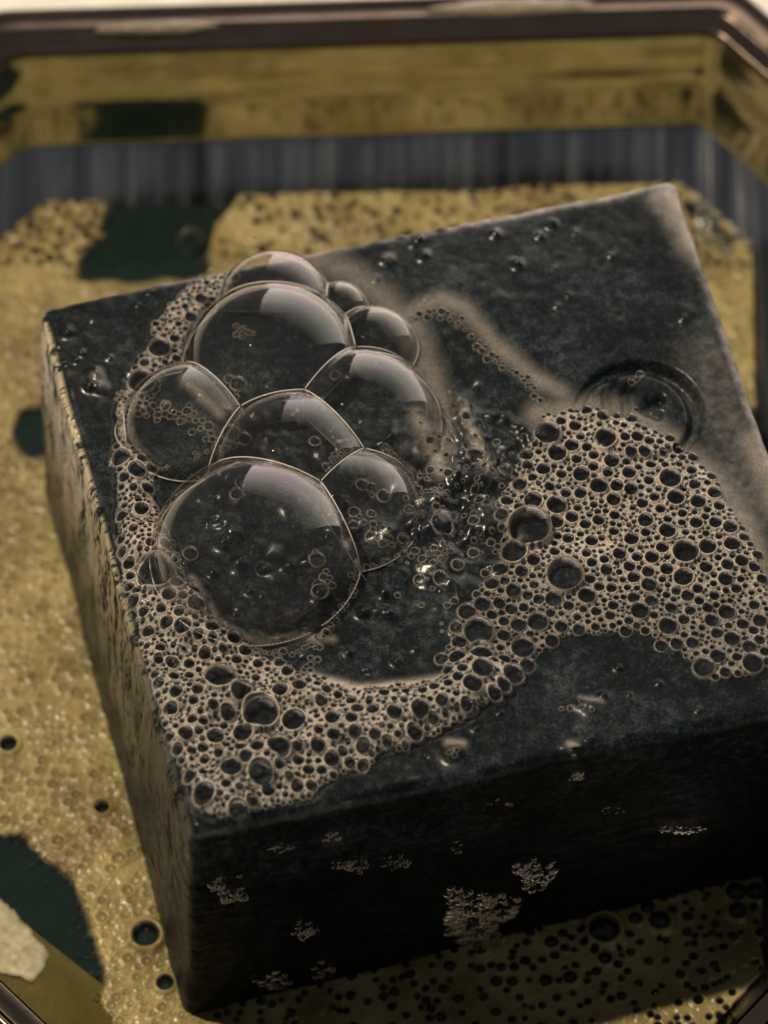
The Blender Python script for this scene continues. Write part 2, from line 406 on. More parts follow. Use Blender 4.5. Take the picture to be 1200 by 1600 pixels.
class Packer:
    """Sequential packing of circles on a plane with a cell grid."""
    def __init__(s, cell=.12): s.c = cell; s.g = {}; s.b = []
    def ok(s, x, y, r, gap):
        R_ = r + s.maxr + gap if s.b else r
        k = int(R_ / s.c) + 1; i0, j0 = int(x // s.c), int(y // s.c)
        for i in range(i0-k, i0+k+1):
            for j in range(j0-k, j0+k+1):
                for (a, b, q) in s.g.get((i, j), ()):
                    if (a-x)**2 + (b-y)**2 < (r + q + gap*min(r, q))**2: return False
        return True
    maxr = 0
    def add(s, x, y, r):
        s.b.append((x, y, r)); s.g.setdefault((int(x // s.c), int(y // s.c)), []).append((x, y, r))

class FastPack:
    """Same, but tests candidates against a raster of the free distance: fast for thousands."""
    def __init__(s, x0, y0, x1, y1, step):
        s.x0, s.y0, s.st = x0, y0, step
        s.nx, s.ny = int((x1-x0)/step) + 2, int((y1-y0)/step) + 2
        s.free = np.full((s.nx, s.ny), 9.0, np.float32); s.b = []
        s.gx = x0 + np.arange(s.nx) * step; s.gy = y0 + np.arange(s.ny) * step
    def add(s, x, y, r, reach=.14):
        s.b.append((x, y, r)); W = r + reach
        i0, i1 = max(0, int((x-W-s.x0)/s.st)), min(s.nx, int((x+W-s.x0)/s.st) + 2)
        j0, j1 = max(0, int((y-W-s.y0)/s.st)), min(s.ny, int((y+W-s.y0)/s.st) + 2)
        if i1 <= i0 or j1 <= j0: return
        d = np.hypot(s.gx[i0:i1, None] - x, s.gy[None, j0:j1] - y) - r
        np.minimum(s.free[i0:i1, j0:j1], d, out=s.free[i0:i1, j0:j1])
    def at(s, x, y):
        i, j = int((x-s.x0)/s.st + .5), int((y-s.y0)/s.st + .5)
        return s.free[i, j] if 0 <= i < s.nx and 0 <= j < s.ny else -1
    def fill(s, prob, r0, r1, tries, overlap=.92):
        """prob: raster 0..1 of where bubbles of this class may sit."""
        pf = prob.ravel() / prob.sum(); idx = rng.choice(pf.size, tries, p=pf)
        for k in idx:
            i, j = divmod(int(k), s.ny); r = r0 + (r1 - r0) * rng.random() ** 1.6
            fr = s.free[i, j]
            if fr > r * overlap: s.add(s.gx[i] + rng.uniform(-.5,.5)*s.st, s.gy[j] + rng.uniform(-.5,.5)*s.st, min(r, max(fr, r*overlap)))

def join_shells(name, bubbles, mat, label=None, cat=None, zfun=None, sink=.25, seed=1, lod=1):
    cos, fcs, base = [], [], 0
    for (x, y, r, z) in bubbles:
        c, f = (DC_MID, DF_MID) if r > .035 * lod else (DC_SML, DF_SML)
        cos.append(c * r + (x, y, z)); fcs.append(f + base); base += len(c)
    me = mesh_np(name, np.concatenate(cos), np.concatenate(fcs))
    return link(name, me, mat)

# regions of lather on top of the soap, traced on the plane of the top (photo pixels)
F1 = [(205,588),(186,650),(184,740),(190,830),(203,930),(222,1030),(248,1110),(272,1190),(318,1268),(350,1282),(410,1272),(482,1250),(522,1212),(600,1182),(690,1146),(770,1100),
      (800,1040),(740,1020),(700,1062),(640,1078),(560,1086),(490,1062),(430,1032),(380,1014),(330,975),(290,905),(262,850),(235,780),(238,745),(275,712),(245,735),(205,705),(196,650)]
F2 = [(845,655),(905,640),(975,652),(1050,695),(1112,745),(1152,815),(1185,880),(1215,960),(1225,1020),(1195,1042),(1150,1058),(1105,1058),(1065,1015),(1000,990),(940,985),(880,990),
      (845,1028),(800,1078),(740,1112),(690,1140),(680,1100),(700,1010),(745,930),(790,880),(775,800),(815,735)]
F3 = [(398,383),(340,418),(290,452),(262,488),(232,545),(200,592),(192,640),(225,640),(250,590),(280,560),(296,515),(335,470),(375,425),(410,400)]
BEADS = [([(645,500),(660,494),(690,486),(712,505),(738,532),(770,562),(800,580),(828,602),(845,628)], 7, 130, (3, 8)),
         ([(640,745),(652,775),(656,810),(640,858),(612,880),(560,888),(548,930),(515,985),(470,1018),(440,1028),(400,1016)], 6, 190, (2.5, 6)),
         ([(200,700),(192,650),(190,610)], 8, 110, (2, 5)), ([(225,650),(262,640),(300,656),(330,684),(350,700)], 17, 120, (4, 8.5)),
         ([(300,712),(345,702),(372,690),(362,640),(372,610)], 7, 90, (2.5, 7)), ([(505,730),(530,712),(545,690)], 8, 40, (3, 7)),
         ([(440,760),(490,782),(520,800)], 12, 70, (3, 7)), ([(560,800),(580,830),(640,870)], 16, 50, (4, 9)),
         ([(600,700),(640,735),(660,745)], 7, 60, (2.5, 5)), ([(660,770),(690,800),(700,850),(670,890)], 14, 80, (3, 7)),
         ([(495,870),(510,905),(505,930)], 12, 30, (4, 9)), ([(500,1000),(480,1060),(560,1088),(690,1066)], 7, 70, (2.5, 5.5)),
         ([(368,515),(385,520),(395,525)], 8, 22, (3, 5)), ([(880,1105),(925,1108),(935,1112)], 6, 14, (3, 5)), ([(700,1180),(722,1182)], 6, 14, (3, 5)),
         ([(888,1180),(902,1184)], 6, 10, (3, 5)), ([(980,588),(990,600),(1000,590)], 4, 6, (4, 5)), ([(985,642),(998,645)], 3, 4, (4, 5)),
         ([(280,470),(300,455),(340,430),(398,384)], 9, 90, (3, 7)), ([(240,520),(262,500),(285,520)], 8, 50, (3, 7))]
LARGE = [(882,898,31),(827,825,36),(803,862,22),(1070,865,23),(1143,854,15),(748,985,25),(752,1028,20),(714,1030,15),(810,975,14),(945,692,19),(898,670,12),(855,682,23),
  (870,712,17),(955,725,14),(985,712,11),(927,716,10),(908,744,15),(982,744,13),(935,763,16),(958,783,13),(985,768,12),(1055,780,16),(1090,787,14),(1085,760,11),(1080,737,10),
  (1042,832,15),(1008,815,14),(1003,790,11),(1022,780,10),(1087,820,12),(1117,820,12),(1035,710,7),(1065,717,8),(963,657,8),(974,673,7),(892,645,6),(967,868,12),(947,892,11),
  (1018,873,13),(1041,892,12),(1102,890,12),(1158,880,12),(1190,905,10),(782,890,14),(768,912,13),(1121,1025,14),(1033,1008,11),(1057,1005,11),(1008,985,8),(888,948,10),(958,947,10),
  (862,1000,12),(788,1034,11),(780,942,11),(930,1040-60,8),(812,798,11),(868,818,14),(893,810,12),(990,935,11),(1105,950,10),(1160,975,11),(1178,945,10),(936,917,10),(1056,925,9),(1120,990,11),
  (1078,955,10),(1186,1000,10),(1150,920,10),(916,867,9),(834,915,9),(818,948,9),(860,958,9),(902,985-20,8),
  # lower left lather
  (345,1066,27),(408,1118,30),(378,1092,18),(460,1130,21),(438,1086,14),(468,1080,13),(503,1104,11),(520,1132,14),(337,1156,15),(380,1150,17),(436,1176,20),(362,1212,19),(408,1216,21),
  (465,1172,10),(482,1208,11),(357,1120,13),(310,1092,11),(270,1040,12),(262,985,12),(226,965,10),(246,905,33),(278,925,12),(296,1060,9),(318,1135,9),(300,1180,9),(333,1010,9),(349,1022,8),
  (555,1156,12),(586,1160,11),(616,1128,14),(656,1120,16),(600,1096,10),(577,1108,7),(634,1094,8),(690,1110,11),(660,1092,9),(400,1062,8),(298,745+120,12),(215,742,16),(222,800,13),(210,840,9),
  (232,768,11),(420,1240,12),(375,1245,8),(452,1222,8),(498,1152,9),(536,1180,9),(318,1218,8),(345,1255,7),(690,1030,11),(722,1060,10),(700,1085,9),
  # loose clear ones in the wet hollow
  (691,820,18),(743,712,15),(740,815,9),(812,760,13),(832,752,9),(700,745,8),(672,690,8),(640,800,9),(790,735,11),(688,902,11),(715,880,10),(740,860,9),(655,905,9),
  (250,545,20),(222,597,24),(372,600,13),(358,592,8),(360,676,14),(382,686,11),(345,690,9),(524,586,8),(492,690,9),(500,925,14),(496,875,13),(370,772,11),(510,800,9),(566,757,10),(600,775,11),(580,762,8),
  (655,492,6),(690,488,7),(1000,585,8)]
# ------------------------------------------------------------------ pack the lather
gx0, gx1, gy0, gy1 = -4.6, 5.4, -4.0, 4.4
STEP = .0085
FP = FastPack(gx0, gy0, gx1, gy1, STEP)
GX, GY = np.meshgrid(FP.gx, FP.gy, indexing='ij')
QX, QY = proj(GX, GY, T)                                              # photo-pixel map of the plane
wob = lambda a, s, k: (fbm(QX/s, QY/s, k, 3) - .5) * a
QXn, QYn = QX + wob(26, 30, 31), QY + wob(26, 30, 47)
in1, in2, in3 = inpoly(QXn, QYn, F1), inpoly(QXn, QYn, F2), inpoly(QXn, QYn, F3)
u, v = (QX-296)/1000, (QY-478)/800
def sideclip(z0=0):                                                   # inside the soap's top, a little in from the rims
    return inpoly(QX, QY, [(A_[0]+8, A_[1]+6), (B_[0]-6, B_[1]+8), (C_[0]-10, C_[1]-6), (D_[0]+4, D_[1]-12)])
INS = sideclip()
for (x, y, r) in LARGE:
    wx, wy = unproj(x, y, T); FP.add(float(wx), float(wy) - r*PX*.25, r * PX * .93)
for pts, wd, n, (r0, r1) in BEADS:
    L = [math.dist(a, b) for a, b in zip(pts[:-1], pts[1:])]
    for _ in range(n):
        k = random.choices(range(len(L)), L)[0]; t = random.random()
        x = pts[k][0]*(1-t) + pts[k+1][0]*t + random.gauss(0, wd*.5); y = pts[k][1]*(1-t) + pts[k+1][1]*t + random.gauss(0, wd*.42)
        r = (r0 + (r1-r0)*random.random()**1.8) * PX; wx, wy = map(float, unproj(x, y, T))
        if FP.at(wx, wy) > r * .85: FP.add(wx, wy, r)
area = (in1 | in2 | in3) & INS
low2 = in2 * smooth(830, 1000, QY)                                    # lower part of the right patch: coarser, clearer
vn = smooth(.42, .62, fbm(QX/55, QY/45, 101, 3)); vf = 1 - vn
FP.fill(area * (.35 + low2) * (.15 + vn), 12*PX, 19*PX, 260)
FP.fill(area * (.4 + low2) * (.2 + vn), 9*PX, 12*PX, 1500)
FP.fill(area * (.35 + low2) * (.12 + vn), 5.5*PX, 9*PX, 4200)
FP.fill(area * (.3 + vn), 3.8*PX, 5.5*PX, 9000)
FP.fill(area * 1.0, 2.6*PX, 4*PX, 22000)
FP.fill(area * 1.0, 1.6*PX, 2.6*PX, 60000, .7)
hollow = np.exp(-((QX-720)/70)**2 - ((QY-790)/120)**2) * INS
FP.fill(hollow, 4*PX, 8*PX, 35); FP.fill(hollow, 2*PX, 4*PX, 60)
TOPB = np.array(FP.b)
print('bubbles on top', len(TOPB))

# ------------------------------------------------------------------ milky film between the bubbles, plus painted sheen bands
def stroke(pts, wd, a, k): return a * np.exp(-(dline(QX, QY, pts) / wd) ** 2)
milk = np.zeros_like(QX)
milk = np.maximum(milk, blur((in1 & INS).astype(float), 4) * (.96))
milk = np.maximum(milk, blur((in3 & INS).astype(float), 4) * .8)
g2 = np.clip(1.05 - .75*smooth(850, 1010, QY) - .55*smooth(900, 700, QX)*smooth(660, 760, QY), .16, 1)
milk = np.maximum(milk, blur((in2 & INS).astype(float), 3) * g2)
painted_sheen = np.zeros_like(QX)  # reflected sheen on the wet top, painted as pale milky bands
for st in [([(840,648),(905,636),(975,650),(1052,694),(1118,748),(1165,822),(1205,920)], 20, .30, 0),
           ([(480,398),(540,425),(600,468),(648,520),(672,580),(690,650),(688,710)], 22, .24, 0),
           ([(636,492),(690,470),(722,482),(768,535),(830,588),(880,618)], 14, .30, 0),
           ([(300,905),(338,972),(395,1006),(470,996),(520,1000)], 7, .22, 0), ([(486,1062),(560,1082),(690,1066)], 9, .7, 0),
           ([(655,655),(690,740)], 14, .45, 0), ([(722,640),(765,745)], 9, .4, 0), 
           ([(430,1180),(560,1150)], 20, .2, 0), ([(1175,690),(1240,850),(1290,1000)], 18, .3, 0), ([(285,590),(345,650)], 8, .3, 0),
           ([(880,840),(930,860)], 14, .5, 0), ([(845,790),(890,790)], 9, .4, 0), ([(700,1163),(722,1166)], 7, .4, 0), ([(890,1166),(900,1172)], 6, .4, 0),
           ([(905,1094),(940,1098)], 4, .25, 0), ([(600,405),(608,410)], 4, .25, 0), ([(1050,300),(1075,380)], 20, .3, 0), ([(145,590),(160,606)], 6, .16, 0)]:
    painted_sheen = np.maximum(painted_sheen, stroke(*st))
painted_sheen *= .75 + .5 * (fbm(QX/22, QY/18, 61, 4) - .1)
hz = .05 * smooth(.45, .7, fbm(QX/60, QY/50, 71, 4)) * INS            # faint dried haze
milk = np.clip(np.maximum(milk * (.72 + .5*fbm(QX/20, QY/18, 81, 3)), painted_sheen * INS), 0, 1)  # real lather and the painted sheen share one mask
thick = blur(milk, 2) * .035
rimw = np.zeros_like(QX); ring = np.zeros_like(QX); hole = np.ones_like(QX)
for (x, y, r) in TOPB:
    W = r * 1.7 + STEP * 2
    i0, i1 = max(0, int((x-W-gx0)/STEP)), min(FP.nx, int((x+W-gx0)/STEP)+2); j0, j1 = max(0, int((y-W-gy0)/STEP)), min(FP.ny, int((y+W-gy0)/STEP)+2)
    if i1 <= i0 or j1 <= j0: continue
    d = np.hypot(FP.gx[i0:i1, None]-x, FP.gy[None, j0:j1]-y)
    e = (d - r) / (r * .09 + STEP * .6); g_ = np.exp(-e*e)
    np.maximum(ring[i0:i1, j0:j1], g_ * r * .5, out=ring[i0:i1, j0:j1]); np.maximum(rimw[i0:i1, j0:j1], g_, out=rimw[i0:i1, j0:j1])
    if r > 2.4 * PX:
        hl = np.clip((d - r*.84) / (r * .08 + STEP * .8), 0, 1); np.minimum(hole[i0:i1, j0:j1], hl, out=hole[i0:i1, j0:j1])
# every bubble carries a thin wet rim of its own, even where the liquid between is clear
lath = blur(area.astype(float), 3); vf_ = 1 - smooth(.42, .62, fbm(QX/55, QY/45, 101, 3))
body = np.maximum(painted_sheen * INS, milk * (1 - np.minimum(1, lath*3)) * (lath < .02)) + milk * lath * (.05 + .25 * vf_ + .45 * smooth(.42, .70, fbm(QX/12, QY/10, 91, 3))) * smooth(.45, .9, lath)
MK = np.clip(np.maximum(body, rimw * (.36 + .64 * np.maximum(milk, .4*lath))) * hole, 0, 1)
del rimw
ZT = top_z(GX, GY)
pile = blur((in1 & INS).astype(float), 12) * (.03 + .16 * smooth(.35, .7, fbm(QX/60, QY/50, 111, 3))) + blur((in2 & INS).astype(float), 10) * .05 * fbm(QX/50, QY/40, 115, 3)
ZT = ZT + pile
hfilm = .006 + thick + ring * (.35 + .65 * milk)
ok = (MK > .02) & INS
def heightmesh(name, GX, GY, Z, keep, attrs):
    q = keep[:-1, :-1] | keep[1:, :-1] | keep[:-1, 1:] | keep[1:, 1:]
    i, j = np.nonzero(q); n = GX.shape[1]
    F = np.stack([i*n+j, (i+1)*n+j, (i+1)*n+j+1, i*n+j+1], 1)
    used, inv = np.unique(F, return_inverse=True)
    co = np.stack([GX.ravel()[used], GY.ravel()[used], Z.ravel()[used]], 1)
    return mesh_np(name, co, inv.reshape(F.shape), True, {k: a.ravel()[used] for k, a in attrs.items()})
me = heightmesh('lather_sheen_film', GX, GY, ZT + hfilm, ok, {'milk': MK})
print('film quads', len(me.polygons))
tag(link('lather_sheen_film', me, M_MILK), 'milky tan lather film lying between the small bubbles, with painted sheen bands on the black soap', 'lather', kind='stuff')

# bubble shells on top
def zat(x, y):
    i = np.clip(((x-gx0)/STEP).astype(int), 0, FP.nx-1); j = np.clip(((y-gy0)/STEP).astype(int), 0, FP.ny-1); return ZT[i, j], thick[i, j]
zz, tt = zat(TOPB[:, 0], TOPB[:, 1])
# ------------------------------------------------------------------ big bubble cluster: spheres cut by their shared walls
CELLS = [ # photo circle centre x, y, radius, height of centre over the soap as share of radius, label
 (426, 572, 141, 0, 'widest upper dome bubble of the cluster, just under the topmost bubble'),
 (400, 868, 166, 0, 'biggest bubble of the cluster, low dome at its front with a round bead-lined foot'),
 (565, 660, 125, 0, 'dome bubble on the right flank of the cluster under the two small side bubbles'),
 (295, 665, 105, 0, 'dome bubble on the left flank of the cluster above the lather strand'),
 (460, 735, 136, 0, 'many-sided bubble in the very middle of the cluster, walled in by its neighbours'),
 (547, 800, 112, 0, 'narrow clear bubble right of the biggest bubble in the cluster'),
 (430, 476, 91, 0, 'topmost bubble at the back of the cluster with a green glint'),
 (584, 542, 70, 0, 'small side bubble on the back right rim of the cluster, next to the milky streak'),
 (530, 482, 46, 0, 'little bubble wedged between the topmost bubble and the small side bubble'),
 (222, 672, 42, 0, 'small flat bubble at the far left edge of the cluster against the bare soap'),
]
cells = []; FLAT = .84                                                 # the domes sag a little
for (cx, cy, r, k, lab) in CELLS:
    rr = r * PX; z = T + .03 + k * rr; x, y = unproj(cx, cy, z); d = (y - CAM[1])*CP - (z - CAM[2])*SP
    cells.append((Vector((float(x), float(y), z)), r * float(d) / FPX, lab))
def tubes(name, segs, rad, mat, parent):
    co, f = [], []; n = 6
    for a, b in segs:
        d = b - a
        if d.length < 1e-6: continue
        q = d.to_track_quat('Z', 'Y'); base = len(co)
        for p in (a - d*.15, b + d*.15):
            for k in range(n):
                t = 2*math.pi*k/n; co.append(p + q @ Vector((math.cos(t)*rad, math.sin(t)*rad, 0)))
        for k in range(n): f.append((base+k, base+(k+1) % n, base+n+(k+1) % n, base+n+k))
    if not f: return
    return link(name, mesh_np(name, np.array(co), np.array(f)), mat, parent)
fl = lambda v: Vector((v.x, v.y, v.z * FLAT))
def runs(segs):
    par = {}
    def fd(k):
        while par.setdefault(k, k) != k: k = par[k]
        return k
    ky = lambda v: (round(v.x, 3), round(v.y, 3), round(v.z, 3))
    for a, b in segs: par[fd(ky(a))] = fd(ky(b))
    g = {}
    for a, b in segs: g.setdefault(fd(ky(a)), []).append((a, b))
    return [q for q in g.values() if len(q) > 3]
for i, (c, r, lab) in enumerate(cells):
    bm = bmesh.new(); bmesh.ops.create_icosphere(bm, subdivisions=6 if r > .6 else 5, radius=r, matrix=Matrix.Translation(c))
    planes = [(Vector((0, 0, T + .02)), Vector((0, 0, -1)), True, -1)]
    for j, (c2, r2, _) in enumerate(cells):
        if i == j: continue
        D = (c2 - c).length
        if D >= r + r2 or D <= abs(r - r2): continue
        t = (D*D + r*r - r2*r2) / (2*D); nrm = (c2 - c) / D; planes.append((c + nrm*t, nrm, False, j))
    segs_w, segs_b = [], []
    for (pc, pn, isbase, j) in planes:
        geom = bm.verts[:] + bm.edges[:] + bm.faces[:]
        res = bmesh.ops.bisect_plane(bm, geom=geom, plane_co=pc, plane_no=pn, clear_outer=True, dist=1e-6)
        cut = [e for e in res['geom_cut'] if isinstance(e, bmesh.types.BMEdge) and e.is_valid]
        if not cut: continue
        if not isbase:
            # fill so later planes can cut the wall too; the wall is kept by only one of the two neighbours
            be = [e for e in cut if e.is_boundary]
            fr = bmesh.ops.contextual_create(bm, geom=be) if be else {'faces': []}
            for fc in fr['faces']: fc.material_index = 1 if j < i else 2
    for e in bm.edges:
        if len(e.link_faces) == 2:
            m = {f_.material_index for f_ in e.link_faces}
            a1, a2 = e.link_faces
            if a1.normal.angle(a2.normal, 0) > .12 and (m != {0}):
                e.smooth = False; segs_w.append((e.verts[0].co.copy(), e.verts[1].co.copy()))
        elif e.is_boundary and abs(e.verts[0].co.z - T - .02) < 1e-3 and abs(e.verts[1].co.z - T - .02) < 1e-3:
            segs_b.append((e.verts[0].co.copy(), e.verts[1].co.copy()))
    bmesh.ops.delete(bm, geom=[f_ for f_ in bm.faces if f_.material_index == 1], context='FACES')
    for f_ in bm.faces: f_.smooth = True; f_.material_index = 0
    bmesh.ops.translate(bm, verts=bm.verts, vec=-c); bmesh.ops.scale(bm, verts=bm.verts, vec=(1, 1, FLAT))
    me = bpy.data.meshes.new('large_bubble'); bm.to_mesh(me); bm.free()
    o = link('large_bubble', me, M_CELL); o.location = c
    tag(o, lab, 'bubble', 'large bubbles clustered on the soap')
    for q in runs(segs_w): tubes('wall_border', [(fl(a-c), fl(b-c)) for a, b in q], .007, M_BORDER, o)
    for q in runs(segs_b): tubes('foot_rim', [(fl(a-c), fl(b-c)) for a, b in q], .009, M_BORDER, o)

# single shells: the 300 largest are things, the rest one mass
order = np.argsort(-TOPB[:, 2]); N_IND = 210
def region(px, py):
    if 190 < px < 560 and 560 < py < 1000 and not (px < 300 and py > 700):
        w_ = 'left flank dome' if px < 360 else 'biggest dome' if py > 700 else 'middle dome'
        return 'clear little bubble seen through the %s of the cluster' % w_, 'little bubbles under the %s' % w_
    if px < 330 and py < 700: return 'clear bubble in the lather strand at the left of the cluster', 'bubbles in the left lather strand'
    if px > 780:
        w_ = 'beside the wet hollow' if px < 890 else 'along the right rim of the soap' if px > 1070 else 'in the middle'
        v_ = 'below the round emblem' if py < 760 else 'across its centre' if py < 880 else 'down its lower edge'
        return '%s bubble, right lather sheet, %s' % ({'b':'wet hollow side','a':'right rim side','i':'middle'}[w_[0]], v_), 'bubbles of the right lather sheet %s, %s' % (w_, v_)
    if py > 940 and px > 540:
        w_ = 'upper' if py < 1060 else 'lower'
        return 'round bubble, %s part of the tongue joining both lather sheets' % w_, 'bubbles in the joining tongue, %s part' % w_
    if py > 1000:
        w_ = 'under the biggest dome' if py < 1110 and px > 330 else 'by the left rim of the soap' if px < 330 else 'by the front rim of the soap' if py > 1180 else 'in its middle'
        return 'round bubble in the front left lather, %s' % w_, 'bubbles in the front left lather, %s' % w_
    if px < 330: return 'round bubble in the lather down the left edge of the soap', 'bubbles in the left edge lather'
    return 'clear loose bubble in the wet hollow beside the cluster', 'loose bubbles in the wet hollow'
RANK = {}
ORD = ['largest', 'second largest', 'third largest', 'fourth largest', 'fifth largest', 'sixth largest', 'seventh largest', 'eighth largest', 'ninth largest', 'tenth largest']
def ranked(lab, grp):
    n = RANK[grp] = RANK.get(grp, -1) + 1
    if n < 10: return ORD[n] + ' ' + lab
    return 'smaller ' + lab
for k, idx in enumerate(order[:N_IND]):
    x, y, r = TOPB[idx]; z = zz[idx] + r * (.22 if r < 10*PX else .42) + tt[idx] * .5
    o = link('bubble', ME_BIG); o.location = (x, y, z); o.scale = (r*1.02, r*rng.uniform(.96, 1.08), r*rng.uniform(.85, 1.0)); o.rotation_euler[2] = rng.uniform(0, 6)
    px, py = proj(x, y, T); lab, grp = region(px, py)
    tag(o, ranked(lab, grp), 'bubble', grp)
rest = [(TOPB[i, 0], TOPB[i, 1], TOPB[i, 2], zz[i] + TOPB[i, 2] * .2 + tt[i] * rng.uniform(.3, 1.3)) for i in order[N_IND:]]
tag(join_shells('small_bubbles', rest, M_BEAD), 'countless tiny clear bubbles making up the lather on top of the soap', 'bubbles', kind='stuff')

# ------------------------------------------------------------------ lather patches clinging to the shaded front face
_n = np.cross(topq[1]-topq[0], botq[0]-topq[0]); _n /= np.linalg.norm(_n); _n = _n if _n[1] < 0 else -_n
def on_front(px, py):
    a = (px-600)/FPX; b = (800-py)/FPX; d = np.array([a, CP + b*SP, -SP + b*CP])
    return CAM + d * (((topq[0]-CAM) @ _n) / (d @ _n))
eu = (topq[1]-topq[0])/np.linalg.norm(topq[1]-topq[0]); ev = np.cross(eu, _n)
FQ = Matrix([[eu[0], ev[0], _n[0]], [eu[1], ev[1], _n[1]], [eu[2], ev[2], _n[2]]])
for (cx, cy, rx, ry, dens, rmax, lab) in [
    (738, 1428, 66, 44, 1.0, 9, 'largest lather patch on the front face of the soap, a fan just above the suds'),
    (836, 1362, 32, 26, .8, 8, 'round lather patch on the front face, above and right of the fan-shaped one'),
    (358, 1388, 30, 24, .5, 8, 'ring-shaped lather patch on the front face nearest the front corner'),
    (476, 1452, 23, 20, .7, 6, 'small round lather patch low on the left half of the front face'),
    (622, 1345, 24, 14, .8, 5, 'small lather patch in the middle of the front face'),
    (546, 1352, 34, 11, .7, 5, 'flat streak of lather left of the middle patch on the front face'),
    (440, 1325, 22, 7, .6, 4, 'thin lather streak high on the front face near the left corner'),
    (515, 1308, 18, 9, .5, 6, 'tiny lather ring just under the top edge of the soap'),
    (712, 1322, 12, 18, .5, 4, 'narrow upright lather dribble on the middle of the front face'),
    (1062, 1296, 42, 8, .7, 5, 'long lather streak on the right half of the front face'),
    (955, 1265, 22, 7, .35, 4, 'faint lather speckle under the top edge on the right'),
    (780, 1258, 30, 10, .4, 4, 'lather speckle just under the front top edge above the round patch'),
    (430, 1532, 36, 14, .8, 6, 'lather smear at the foot of the front face by the front corner'),
    (505, 1512, 18, 18, .6, 8, 'loose lather blob at the foot of the front face beside the smear'),
    (900, 1215, 14, 8, .7, 5, 'small drip of lather running over the top front edge')]:
    c0 = on_front(cx, cy); fl = []; ns = rng.random(12)*.75 + .5
    for _ in range(int(rx * ry * dens * .24)):
        t = random.random()*2*math.pi; q = random.random() ** (.35 if dens < .7 else .5)
        if ry > 12 and math.sin(t) > .1 and random.random() < .55: continue      # fuller at its lower side
        q *= float(np.interp(t/(2*math.pi)*12, range(13), list(ns) + [ns[0]])); p = on_front(cx + rx*q*math.cos(t), cy - ry*q*math.sin(t)); r = (1.4 + (rmax-1.4)*random.random()**2.6)*PX
        fl.append((p, r))
    cos, fcs, base = [], [], 0
    B = np.array(FQ)
    for p, r in fl:
        c, f = (DC_MID, DF_MID) if r > 4*PX else (DC_SML, DF_SML)
        cos.append((c * r * (1, 1, .6)) @ B.T + (p - c0) + _n * r * .1); fcs.append(f + base); base += len(c)
    o = link('lather_patch', mesh_np('lather_patch', np.concatenate(cos), np.concatenate(fcs)), M_LACE); o.location = c0.tolist()
    tag(o, lab, 'lather', 'lather patches on the front face', 'stuff')

# ------------------------------------------------------------------ tray
OCT = [(75,325),(1062,292),(1172,392),(1400,1500),(-150,1330),(-80,440)]
ow = [np.array([float(a) for a in unproj(x, y, 0.0)]) for x, y in OCT]
_f = [np.array([float(a) for a in unproj(x, y, 2.07)]) for x, y in [(1310,1450),(1120,1642),(98,1642),(-140,1412)]]
_c = np.array([0.5, -.5])
ow = ow[:3] + [q + (_c - q)/np.linalg.norm(_c - q)*.84 for q in _f] + ow[5:]
def offset_poly(P, d):
    out = []; n = len(P)
    for i in range(n):
        a, b, c = P[i-1], P[i], P[(i+1) % n]
        e1 = (b-a)/np.linalg.norm(b-a); e2 = (c-b)/np.linalg.norm(c-b)
        n1 = np.array([-e1[1], e1[0]]); n2 = np.array([-e2[1], e2[0]])   # clockwise polygon: outward is left
        m = n1 + n2; m = m / (m @ n1 * 1.0) if abs(m @ n1) > 1e-6 else n1
        out.append(b + m * d)
    return out
area_s = sum(ow[i][0]*ow[(i+1) % len(ow)][1] - ow[(i+1) % len(ow)][0]*ow[i][1] for i in range(len(ow)))
if area_s > 0: ow = ow[::-1]
def tray_strip(name, prof, mat, parent, sub=1):
    """prof: list of (outward offset, z). Lofted round the octagon; corners softened."""
    bm = bmesh.new(); rows = []
    for (d, z) in prof:
        pts = offset_poly(ow, d); row = []
        n = len(pts)
        for i in range(n):                                              # round every corner
            a, b, c = pts[i-1], pts[i], pts[(i+1) % n]
            rad = .22; p1 = b + (a-b)/np.linalg.norm(a-b)*rad; p2 = b + (c-b)/np.linalg.norm(c-b)*rad
            for t in (0, .25, .5, .75, 1):
                q = (1-t)**2*p1 + 2*t*(1-t)*b + t*t*p2; row.append(bm.verts.new((q[0], q[1], z)))
        rows.append(row)
    for r0, r1 in zip(rows[:-1], rows[1:]):
        for i in range(len(r0)):
            j = (i+1) % len(r0); f = bm.faces.new((r0[i], r0[j], r1[j], r1[i])); f.smooth = True
    bmesh.ops.recalc_face_normals(bm, faces=bm.faces)
    me = bpy.data.meshes.new(name); bm.to_mesh(me); bm.free()
    return link(name, me, mat, parent)
tray = bpy.data.objects.new('metal_tray', None); COL.objects.link(tray); tray.location = (0, 0, ZB - .1)
tag(tray, 'polished steel tray with clipped corners and rolled rim holding the suds', 'tray')
def arc(cx, cz, r, a0, a1, n): return [(cx + r*math.cos(R(a0 + (a1-a0)*i/n)), cz + r*math.sin(R(a0 + (a1-a0)*i/n))) for i in range(n+1)]
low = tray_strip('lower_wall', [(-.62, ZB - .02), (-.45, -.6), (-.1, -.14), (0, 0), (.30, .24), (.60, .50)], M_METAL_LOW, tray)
up = tray_strip('upper_wall', [(.60, .50), (.63, .56), (.66, 1.12), (.67, 1.44), (.70, 1.50), (.71, 1.82), (.74, 2.07)], M_METAL, tray)
rim = tray_strip('rolled_rim', [(a + .14, z - .18) if z > 1.9 else (a, z) for a, z in [(.60, 2.25), (.605, 2.27)] + arc(.67, 2.28, .065, 180, 100, 6) + [(.76, 2.36), (.86, 2.37)] + arc(.95, 2.36, .06, 160, 20, 8) + [(1.04, 2.36), (1.16, 2.395)] + arc(1.24, 2.35, .06, 120, -30, 8) + [(1.22, 1.9), (1.15, 1.4), (.9, .2), (.4, ZB-.1)]], M_RIM, tray)
